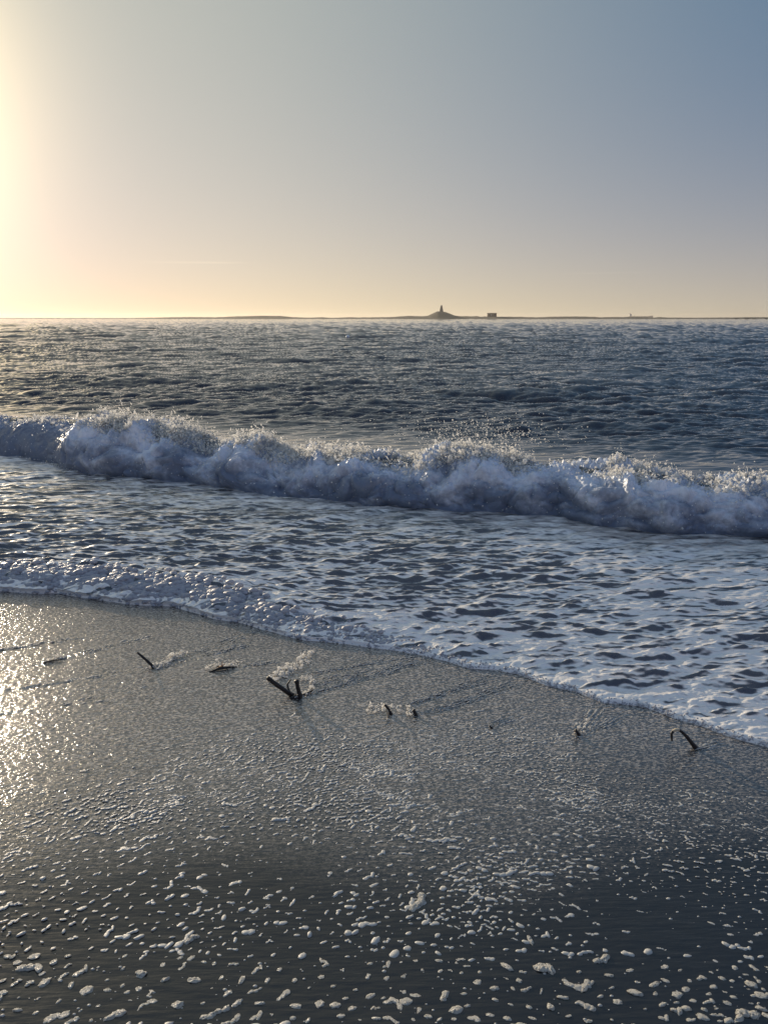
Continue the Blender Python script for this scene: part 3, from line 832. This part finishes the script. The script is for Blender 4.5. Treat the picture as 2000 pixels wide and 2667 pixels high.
# white float
p = at(906, 881, 0.12)
v, f = ICO[2]
t = empty("float", (p[0], p[1], 0.0))
tag(t, 'tiny round white float riding on a dark wave far out', 'float')
me = raw_mesh("float_body", v * [0.16, 0.16, 0.15] + [0, 0, 0.22], f, 3, True); link("float_body", me, MAT_FLOAT, t)

# ------------------------------------------------------------------ driftwood
def limb(pts, radii, seed=0, n=10, sub=6):
    """a knobbly tapering limb through the points"""
    P = np.array(pts, float); R_ = np.array(radii, float); m = len(P)
    tt = np.linspace(0, m - 1, (m - 1) * sub + 1)
    C = np.stack([np.interp(tt, np.arange(m), P[:, k_]) for k_ in range(3)], -1)
    for _ in range(3): C[1:-1] = (C[:-2] + 2 * C[1:-1] + C[2:]) / 4
    rr_ = np.interp(tt, np.arange(m), R_)
    T_ = np.gradient(C, axis=0); T_ /= np.linalg.norm(T_, axis=1)[:, None]
    ref = np.array([0.3, 1, 0.1]); A = np.cross(T_, ref); A /= np.linalg.norm(A, axis=1)[:, None]; B = np.cross(T_, A)
    an = np.linspace(0, 2 * np.pi, n, endpoint=False)
    ring = A[:, None] * np.cos(an)[None, :, None] + B[:, None] * np.sin(an)[None, :, None]
    rad = rr_[:, None] * (1 + 0.22 * pn(np.cos(an)[None] * 1.5 + seed, np.sin(an)[None] * 1.5, tt[:, None] * 1.3))
    V = (C[:, None] + ring * rad[..., None]).reshape(-1, 3)
    F = []
    for i_ in range(len(C) - 1):
        for k_ in range(n): F += [(i_ * n + k_, i_ * n + (k_ + 1) % n, (i_ + 1) * n + (k_ + 1) % n, (i_ + 1) * n + k_)]
    V = np.concatenate([V, C[:1] - T_[:1] * rr_[0] * .3, C[-1:] + T_[-1:] * rr_[-1] * .3])
    a0, a1 = len(V) - 2, len(V) - 1; e = (len(C) - 1) * n
    F4 = F; F3 = [(a0, (k_ + 1) % n, k_) for k_ in range(n)] + [(a1, e + k_, e + (k_ + 1) % n) for k_ in range(n)]
    return V, F4 + F3
def limb_obj(name, pts, radii, mat, root, seed=0):
    V, F = limb(pts, radii, seed)
    off = np.array(root.location)
    me = bpy.data.meshes.new(name); me.from_pydata([tuple(p) for p in V - off], [], F)
    for p_ in me.polygons: p_.use_smooth = True
    return link(name, me, mat, root)
def up(px, py, base, dy=0.0):        # a point of a stick that stands over its foot
    return at_y(px, py, base[1] + dy)

b = at(402, 1739); st = empty("driftwood_stick", b)
tag(st, 'thin dark straight stick leaning left out of the glaring wet sand', 'stick')
limb_obj("stem", [b + [0.012, 0, -0.02], b, up(385, 1722, b, 0.0), up(372, 1711, b), up(358, 1699, b)], [.0075, .0075, .0065, .0062, .0045], MAT_WOOD, st, 1)

b = at(776, 1817); st = empty("forked_driftwood", b)
tag(st, 'large forked dark driftwood with a long slanting arm and an upright stub', 'driftwood')
b2 = at(764, 1812)
limb_obj("long_arm", [b2 + [0.03, 0, -0.01], up(760, 1810, b2), up(735, 1794, b2, -.02), up(715, 1779, b2, -.03), up(697, 1765, b2, -.04)], [.010, .011, .0105, .010, .0095], MAT_WOOD, st, 3)
limb_obj("upright_stub", [b + [0.004, 0, -0.03], up(782, 1815, b), up(778, 1800, b), up(775, 1786, b), up(772, 1772, b)], [.014, .012, .0095, .009, .0115], MAT_WOOD, st, 4)
limb_obj("side_branch", [b + [-0.03, 0.01, 0.004], up(752, 1797, b, .03), up(748, 1783, b, .05), up(757, 1770, b, .07)], [.006, .0055, .0045, .003], MAT_WOOD, st, 21)
limb_obj("side_branch", [b + [0.0, 0.012, 0.0], up(800, 1806, b, .03), up(815, 1797, b, .06)], [.006, .005, .003], MAT_WOOD, st, 22)
limb_obj("side_knot", [b + [-0.035, -0.01, 0.0], b + [-0.01, -0.005, 0.006], b + [0.012, 0, 0.004]], [.007, .011, .009], MAT_WOOD, st, 6)

b = at(1018, 1861); st = empty("short_driftwood", b)
tag(st, 'short curved dark stub with one pale bare side, left of the two stubs', 'stick')
limb_obj("stem", [b + [0.004, 0, -0.02], b, up(1013, 1850, b), up(1008, 1842, b), up(1002, 1835, b)], [.0085, .0085, .0065, .0055, .0045], MAT_WOOD, st, 7)
limb_obj("pale_split_side", [b + [-0.012, -0.008, -0.004], up(1009, 1853, b, -.012), up(1005, 1846, b, -.01)], [.0045, .005, .003], MAT_PALEWOOD, st, 8)
b = at(1084, 1864); st = empty("short_driftwood", b)
tag(st, 'stubby dark wood stump, right of the pair of stubs in mid beach', 'stick')
limb_obj("stem", [b + [0.004, 0, -0.02], b, up(1080, 1856, b), up(1077, 1848, b)], [.0095, .0095, .0075, .006], MAT_WOOD, st, 9)
b = at(1275, 1897); st = empty("twig_tip", b)
tag(st, 'tiny dark twig tip barely poking through the sand right of the stubs', 'twig')
limb_obj("stem", [b + [0.02, 0.004, -0.01], b + [0.006, 0, 0.004], b + [-0.002, 0, 0.012]], [.004, .004, .003], MAT_WOOD, st, 10)
b = at(1508, 1917); st = empty("short_driftwood", b)
tag(st, 'short blunt dark stick leaning left alone on bare sand left of the hooked branch', 'stick')
limb_obj("stem", [b + [0.014, 0, -0.014], b, up(1502, 1908, b), up(1498, 1901, b)], [.009, .0085, .0080, .0070], MAT_WOOD, st, 11)
limb_obj("pale_split_side", [b + [-0.012, -0.007, 0.002], up(1497, 1908, b, -.008)], [.003, .0035], MAT_PALEWOOD, st, 12)
b = at(1812, 1950); st = empty("hooked_branch", b)
tag(st, 'curved dark branch arching up to a hooked pale tip, rightmost of the driftwood', 'branch')
limb_obj("arched_stem", [b + [0.035, 0.005, -0.012], b, up(1800, 1935, b), up(1787, 1918, b), up(1775, 1906, b), up(1766, 1901, b)], [.010, .0105, .0080, .0070, .0058, .0052], MAT_WOOD, st, 13)
limb_obj("pale_tip", [up(1768, 1901, b, -.001), up(1759, 1900.5, b), up(1751, 1904, b)], [.0062, .0064, .0050], MAT_PALEWOOD, st, 14)
limb_obj("hooked_twig", [up(1752, 1904, b), up(1748, 1911, b, -.004), up(1748, 1920, b, -.008), up(1749, 1930, b, -.01)], [.0056, .0050, .0044, .0034], MAT_WOOD, st, 15)
b = at(114, 1728); st = empty("twig_tip", b)
tag(st, 'thin dark twig lying almost flat in the glaring sand at far left', 'twig')
limb_obj("stem", [b + [-0.004, 0, 0.003], b + [0.03, 0.02, 0.006], b + [0.075, 0.045, 0.002]], [.0028, .0036, .0022], MAT_WOOD, st, 16)
b = at(578, 1744); st = empty("twig_tangle", b)
tag(st, 'small tangle of dark twigs with a thin orange stalk in froth', 'twigs')
limb_obj("dark_twig", [b + [-0.055, -0.03, 0.002], b + [-0.01, -0.008, 0.010], b + [0.03, 0.01, 0.008], b + [0.07, 0.03, 0.0]], [.003, .007, .006, .002], MAT_WOOD, st, 17)
limb_obj("dark_twig", [b + [-0.03, 0.03, 0.004], b + [0.0, 0.004, 0.016], b + [0.035, -0.012, 0.006]], [.003, .0045, .002], MAT_WOOD, st, 23)
limb_obj("orange_stalk", [b + [0, 0, 0.004], b + [0.002, 0, 0.022], b + [0.006, 0, 0.042]], [.0028, .0024, .0016], MAT_ORANGE, st, 18)
limb_obj("orange_stalk", [b + [-0.02, -0.01, 0.012], b + [0.0, 0, 0.02], b + [0.018, 0.004, 0.03]], [.0022, .002, .0014], MAT_ORANGE, st, 19)

# ------------------------------------------------------------------ bubbly lip of the leading edge
def edge_froth():
    r = np.random.default_rng(31); n = 11000
    ss = r.uniform(-5.2, 1.6, n); L_ = sm(-0.6, -3.2, ss)
    dl = np.abs(r.normal(0, 1, n)) * (0.012 + 0.14 * L_) + 0.001
    keep = r.random(n) < (0.45 + 0.55 * L_) * (0.55 + 0.9 * pn(ss * 5, dl * 8, 3.0) + 0.3)
    ss, dl, L_ = ss[keep], dl[keep], L_[keep]; n = len(ss)
    d_ = d_edge(ss) + dl; x, y = world_xy(ss, d_)
    rad = (np.exp(r.normal(0, 0.45, n)) * (0.0026 + 0.0090 * L_) * (0.6 + 0.7 * sm(0.0, 0.12, dl))).clip(0.003, 0.023)
    z = water_height(x, y)[0] + rad * 0.15 + 0.012 * L_ * pn(x * 7, y * 7, 4.0)
    C = np.stack([x, y, z], -1); c0 = C.mean(0)
    V, F = blobs(C - c0, np.stack([rad * 1.3, rad, rad * 0.8], -1), None, 1)
    V = V + 0.0060 * np.stack([pn(*(V.T * 55)), pn(*(V.T * 55 + 9)), pn(*(V.T * 55 + 19))], -1)
    o = link("edge_froth", raw_mesh("edge_froth", V, F, 3, True), MAT_LIP); o.location = [float(q) for q in c0]
    tag(o, 'lumpy bubbling froth lip along the front of the wash on the sand', 'foam', None, 'stuff')
MAT_LIP = foam_material("lip_foam", (0.50, 0.50, 0.53), 0.25, 0.6, 160.0)
edge_froth()

# ------------------------------------------------------------------ froth thrown up by the driftwood
def froth(label, pxs, n, seed, sx=6, sy=4, rmean=0.0017):
    r = np.random.default_rng(seed)
    Q = np.array([at(a_, b_) for a_, b_ in pxs]); c0 = Q.mean(0)
    t_ = r.random(n) * (len(Q) - 1); i_ = t_.astype(int).clip(0, len(Q) - 2); f_ = (t_ - i_)[:, None]
    C = Q[i_] * (1 - f_) + Q[i_ + 1] * f_
    C = C + r.normal(0, 1, (n, 3)) * [sx / 1000 * 2, sy / 1000 * 3, 0]
    n = int(n * 2.1); t_ = r.random(n) * (len(Q) - 1); i_ = t_.astype(int).clip(0, len(Q) - 2); f_ = (t_ - i_)[:, None]; C = Q[i_] * (1 - f_) + Q[i_ + 1] * f_; C = C + r.normal(0, 1, (n, 3)).clip(-1.1, 1.1) * [sx / 1000 * 2.8, sy / 1000 * 4.5, 0]
    rad = np.exp(r.normal(math.log(rmean), 0.6, n)).clip(.0015, .010)
    C[:, 2] = sand_z(C[:, 0], C[:, 1]) + rad * 0.5 + r.exponential(0.005, n)
    V, F = blobs(C - c0, np.stack([rad, rad * .8, rad * r.uniform(.8, 2.6, n)], -1), r.normal(0, 1, (n, 3)) * [1.6, 1, .5], 1)
    V = V + 0.0022 * np.stack([pn(*(V.T * 160)), pn(*(V.T * 160 + 9)), pn(*(V.T * 160 + 19))], -1)
    me = raw_mesh("froth_patch", V, F, 3, True)
    o = link("froth_patch", me, MAT_SPRAY); o.location = [float(k_) for k_ in c0]
    tag(o, label, 'foam', 'froth patches around the driftwood'); return o
froth('sparkling froth streaming right from the foot of the leaning straight stick', [(402, 1738), (420, 1732), (440, 1722), (455, 1712), (480, 1702)], 130, 1)
froth('short bright line of froth at the twig lying flat at far left', [(120, 1724), (140, 1716), (170, 1708)], 30, 11, 3, 3, .0016)
froth('glittering froth around the twig tangle with the orange stalk', [(548, 1740), (570, 1733), (595, 1737), (620, 1726)], 90, 2, 7, 5)
froth('bright froth heaped behind the long slanting arm of the forked driftwood', [(706, 1768), (725, 1762), (745, 1750), (765, 1738), (790, 1728), (800, 1705)], 190, 3, 9, 8, .0024)
froth('ring of bright bubbles right of the upright stub of the forked driftwood', [(785, 1770), (805, 1765), (815, 1780), (812, 1795), (795, 1812), (780, 1815)], 110, 4, 4, 4)
froth('low froth around the curved stub with the pale side in mid beach', [(965, 1848), (985, 1846), (1000, 1850), (1035, 1845)], 50, 5, 9, 6, .0018)
froth('small cluster of bright froth left of the stubby stump in mid beach', [(1062, 1848), (1070, 1862)], 26, 15, 4, 4, .0018)
froth('thin froth trail rising right from the lone blunt stick', [(1500, 1922), (1512, 1905), (1525, 1890), (1540, 1868)], 40, 6, 5, 6, .0016)

# ------------------------------------------------------------------ foam clumps and flecks on the near sand
def poisson(x0, x1, y0, y1, rfun, seed, tries):
    r = np.random.default_rng(seed); cell = 0.03; G = {}; out_ = []
    X = r.uniform(x0, x1, tries); Y = r.uniform(y0, y1, tries)
    RR_ = rfun(X, Y)
    for x, y, q_ in zip(X, Y, RR_):
        if q_ <= 0: continue
        i_, j_ = int(x / cell), int(y / cell); ok = True; m_ = int(q_ / cell) + 1
        for a_ in range(-m_, m_ + 1):
            for b_ in range(-m_, m_ + 1):
                for (u_, v_) in G.get((i_ + a_, j_ + b_), ()):
                    if (u_ - x) ** 2 + (v_ - y) ** 2 < q_ * q_: ok = False; break
                if not ok: break
            if not ok: break
        if ok: G.setdefault((i_, j_), []).append((x, y)); out_.append((x, y))
    return np.array(out_)
def to_px(x, y, z=0.05):
    zc = y * cp - (z - CAM_H) * sp
    v = y * sp + (z - CAM_H) * cp
    return 1000 + FPX * x / zc, 1333.5 - FPX * v / zc
def fleck_cover(x, y):
    px, py = to_px(x, y)
    start = np.interp(px, [-800, 0, 300, 560, 700, 1000, 1500, 1570, 1750, 2600], [2110, 2090, 2040, 1930, 1880, 1860, 1880, 1980, 2000, 2020])
    return sm(start - 60, start + 160, py), px, py
def spacing(x, y):
    c, px, py = fleck_cover(x, y)
    n = pn(x * 2.3, y * 2.3, 11.0)
    a = np.interp(px, [0, 700, 1300, 2000], [0.80, 0.65, 0.05, -0.15])      # drift lines of the last wash
    u_ = x * np.cos(a) + y * np.sin(a); v_ = -x * np.sin(a) + y * np.cos(a)
    n = n + 1.1 * pn(u_ * 1.6, v_ * 9.0, 21.0)
    return np.where(c > 0.02, (0.0158 * (1 + 0.65 * n)).clip(0.0075, 1) * (1 + 0.95 * sm(2.5, 1.9, y)) / np.sqrt(c.clip(0.05, 1)), -1)
pts = poisson(-2.9, 2.9, 1.0, 3.35, spacing, 5, 240000)
px, py = to_px(pts[:, 0], pts[:, 1])
seen = (px > -40) & (px < 2040) & (py < 2700)
order = np.argsort(-(py + 0 * px)); order = order[seen[order]]
near_i = order[:286]; rest_i = np.concatenate([order[286:], np.where(~seen)[0]])

def clump_mesh(r, size, ang, parts, sub, flat=0.42):
    """a lump of bubbles: one to four merged domes with a pitted, knobbly skin"""
    Vs, Fs, k_ = [], [], 0
    pos = np.zeros(2); v, f = ICO[sub]
    for q_ in range(parts):
        a_, b_ = size * r.uniform(.75, 1.25), size * r.uniform(.42, .75)
        n1 = pn(v[:, 0] * 1.6 + r.uniform(0, 99), v[:, 1] * 1.6, v[:, 2] * 1.6)
        n2 = np.abs(pn(v[:, 0] * 5 + 3, v[:, 1] * 5, v[:, 2] * 5 + r.uniform(0, 9)))
        P = v * (1 + 0.42 * n1 + 0.26 * n2)[:, None] * [a_, b_, size * flat]
        t_ = ang + r.normal(0, .35); c_, s_ = math.cos(t_), math.sin(t_)
        P = np.stack([P[:, 0] * c_ - P[:, 1] * s_, P[:, 0] * s_ + P[:, 1] * c_, P[:, 2].clip(-0.002, 1)], -1)
        P[:, :2] += pos
        pos = pos + np.array([c_, s_]) * size * r.uniform(1.0, 1.5) * (1 if q_ % 2 == 0 else 1)
        ang += r.normal(0, .5)
        Vs.append(P); Fs.append(f + k_); k_ += len(v)
    V = np.concatenate(Vs); V[:, :2] -= V[:, :2].mean(0)
    return V, np.concatenate(Fs)
def clump_params(r, x, y):
    px_, py_ = to_px(x, y)
    size = float(np.exp(r.normal(math.log(0.0105), 0.38)).clip(0.0045, 0.022)) if False else float(np.clip(math.exp(r.normal(math.log(0.0080), 0.38)), 0.0036, 0.018))
    size *= float(np.interp(py_, [1900, 2200, 2450, 2700], [0.54, 0.68, 0.82, 0.97]))
    if px_ > 1560 and py_ < 2420: size *= 0.72
    ang = float(np.interp(px_, [0, 700, 1300, 2000], [0.75, 0.55, 0.0, -0.2])) + r.normal(0, 0.3)
    pr_ = [.62, .22, .11, .05] if py_ > 2400 else [.38, .30, .20, .12]
    return size, ang, int(r.choice([1, 2, 3, 4], p=pr_))
SPECIAL = [   # px, py, size, parts, angle, label
    (1380, 2448, .0125, 2, 1.5, 'yellowish two-lobed knobbly foam clump standing tall on near sand right of centre'),
    (1422, 2523, .022, 2, -0.1, 'long oval pitted foam clump, the widest one right of centre'),
    (1157, 2596, .015, 2, 1.4, 'upright hourglass-shaped foam clump near the bottom centre'),
    (1434, 2623, .016, 1, -0.9, 'slanting pitted foam clump near the bottom edge, right of centre'),
    (463, 2618, .018, 1, -0.1, 'rounded bright foam clump near the bottom edge, left of centre'),
    (368, 2537, .020, 1, -0.05, 'wide pale oval foam clump, left of a touching pair at lower left'),
    (430, 2553, .017, 1, 0.1, 'lumpy pale foam clump, right of a touching pair at lower left'),
    (506, 2554, .017, 1, 0.0, 'oval pale foam clump right of the touching pair at lower left'),
    (560, 2640, .016, 4, 0.4, 'long ragged curved strip of foam at the bottom edge left of centre'),
    (1565, 2500, .019, 2, 0.9, 'bulky two-part foam clump on dark sand in the lower right'),
    (1940, 2645, .020, 3, 0.6, 'ragged bright foam clump in the bottom right corner'),
    (1090, 2350, .019, 4, 0.8, 'long slanting ribbon of foam rising to the right at lower centre'),
    (500, 2445, .016, 2, 0.8, 'two-part foam clump on the left side above the wide oval pair'),
    (300, 2645, .020, 2, 0.35, 'bright lumpy foam clump in the lower left near the bottom edge')]
r = np.random.default_rng(77)
spos = np.array([at(a_[0], a_[1])[:2] for a_ in SPECIAL])
GRP = 'foam clumps scattered over the nearest dark sand'
for a_ in SPECIAL:
    p = at(a_[0], a_[1]); V, F = clump_mesh(r, a_[2] * 0.8, a_[4], a_[3], 3, 0.34)
    me = raw_mesh("foam_clump", V, F, 3, True); o = link("foam_clump", me, MAT_CLUMP); o.location = [float(k_) for k_ in p]
    tag(o, a_[5], 'foam', GRP)
cnt = 0
def clump_label(size, parts, x, y):
    a_, b_ = to_px(x, y)
    sz = ('tiny', 'small', 'medium', 'large')[int(np.searchsorted([0.0065, 0.0085, 0.0115], size))]
    sh = ('round', 'two-lobed', 'three-lobed', 'long ragged')[parts - 1]
    col = ('at the left edge', 'on the left', 'left of centre', 'in the centre', 'right of centre', 'on the right', 'at the right edge')[int(np.clip(a_ / 2000 * 7, 0, 6))]
    row = 'along the bottom edge' if b_ > 2560 else ('low on the near sand' if b_ > 2430 else 'higher on the near sand')
    return '%s %s foam clump %s %s' % (sz, sh, row, col)
for i_ in near_i:
    x, y = pts[i_]
    if np.min(np.hypot(spos[:, 0] - x, spos[:, 1] - y)) < 0.045: continue
    size, ang, parts = clump_params(r, x, y)
    V, F = clump_mesh(r, size, ang, parts, 2, float(r.uniform(.12, .28)))
    me = raw_mesh("foam_clump", V, F, 3, True); o = link("foam_clump", me, MAT_CLUMP)
    o.location = (float(x), float(y), float(sand_z(x, y)))
    tag(o, clump_label(size, parts, x, y), 'foam', GRP); cnt += 1
print("clumps", cnt, "flecks", len(rest_i))
Vs, Fs, k_ = [], [], 0
for i_ in rest_i:
    x, y = pts[i_]; size, ang, parts = clump_params(r, x, y)
    V, F = clump_mesh(r, size, ang, parts, 1, 0.16 if r.random() < .7 else .3)
    V = V + [x, y, float(sand_z(x, y))]
    Vs.append(V); Fs.append(F + k_); k_ += len(V)
# fine specks between them
n = 9000
X = r.uniform(-2.9, 2.9, n); Y = r.uniform(1.0, 3.4, n)
c_, px, py = fleck_cover(X, Y)
keep = (r.random(n) < c_ * (0.35 + 0.9 * pn(X * 3, Y * 3, 5.0) + 0.25)) & (dcoord(X, Y) < 3.1)
X, Y = X[keep], Y[keep]; n = len(X)
rad = np.exp(r.normal(math.log(0.0019), 0.45, n)).clip(.0009, .0045)
V, F = blobs(np.stack([X, Y, sand_z(X, Y)], -1), np.stack([rad * 1.5, rad, rad * .7], -1), None, 0)
Vs.append(V); Fs.append(F.reshape(-1, 3) + k_)
k_ += len(V)
# pale threads of froth drawn out along the backwash trails
PP, AA = [], []
for p0, p1, p2, wmm, amp in WAKES:
    Pq = [at(*p)[:2] for p in (p0, p1, p2)]
    m_ = int(230 * amp); t_ = (r.random(m_) ** 1.3)[:, None]
    C_ = (1 - t_) ** 2 * Pq[0] + 2 * t_ * (1 - t_) * Pq[1] + t_ ** 2 * Pq[2]
    T_ = 2 * (1 - t_) * (Pq[1] - Pq[0]) + 2 * t_ * (Pq[2] - Pq[1]); T_ = T_ / np.linalg.norm(T_, axis=1)[:, None]
    side = r.choice([-1.0, 0.0, 0.0, 1.0, 1.7], m_)[:, None] * (0.006 + 0.020 * t_) + r.normal(0, 0.0022, (m_, 1))
    C_ = C_ + np.stack([-T_[:, 1], T_[:, 0]], -1) * side
    PP.append(C_); AA.append(T_)
PP = np.concatenate(PP); AA = np.concatenate(AA); n = len(PP)
kk = pn(PP[:, 0] * 7, PP[:, 1] * 7, 2.0) > -0.12
PP, AA = PP[kk], AA[kk]; n = len(PP)
rad = np.exp(r.normal(math.log(0.0019), 0.35, n)).clip(.0009, .004)
V, F = blobs(np.stack([PP[:, 0], PP[:, 1], sand_z(PP[:, 0], PP[:, 1]) + wake_height(PP[:, 0], PP[:, 1])], -1), np.stack([rad, rad * .8, rad * r.uniform(2, 7, n)], -1), np.stack([AA[:, 0], AA[:, 1], 0 * rad], -1), 0)
Vs.append(V); Fs.append(F.reshape(-1, 3) + k_)
me = raw_mesh("foam_flecks", np.concatenate(Vs), np.concatenate(Fs), 3, True)
o = link("foam_flecks", me, MAT_FLECK)
tag(o, 'thin lacy flecks and specks of foam strewn over the wet sand', 'foam', None, 'stuff')

# ------------------------------------------------------------------ haze
HAZE = 0.00014
k = M("haze_air"); k.n.remove(k.b)
pv = k.N('ShaderNodeVolumePrincipled')
pv.inputs['Color'].default_value = (0.93, 0.86, 0.75, 1); pv.inputs['Density'].default_value = HAZE; pv.inputs['Anisotropy'].default_value = 0.45
k.L(pv.outputs[0], k.o.inputs['Volume'])
bm = bmesh.new(); box(bm, (0, 0, 8.0), (10400, 10400, 24.0))
o = bm_obj("haze", bm, k.m); tag(o, kind='stuff')
o.display_type = 'WIRE'
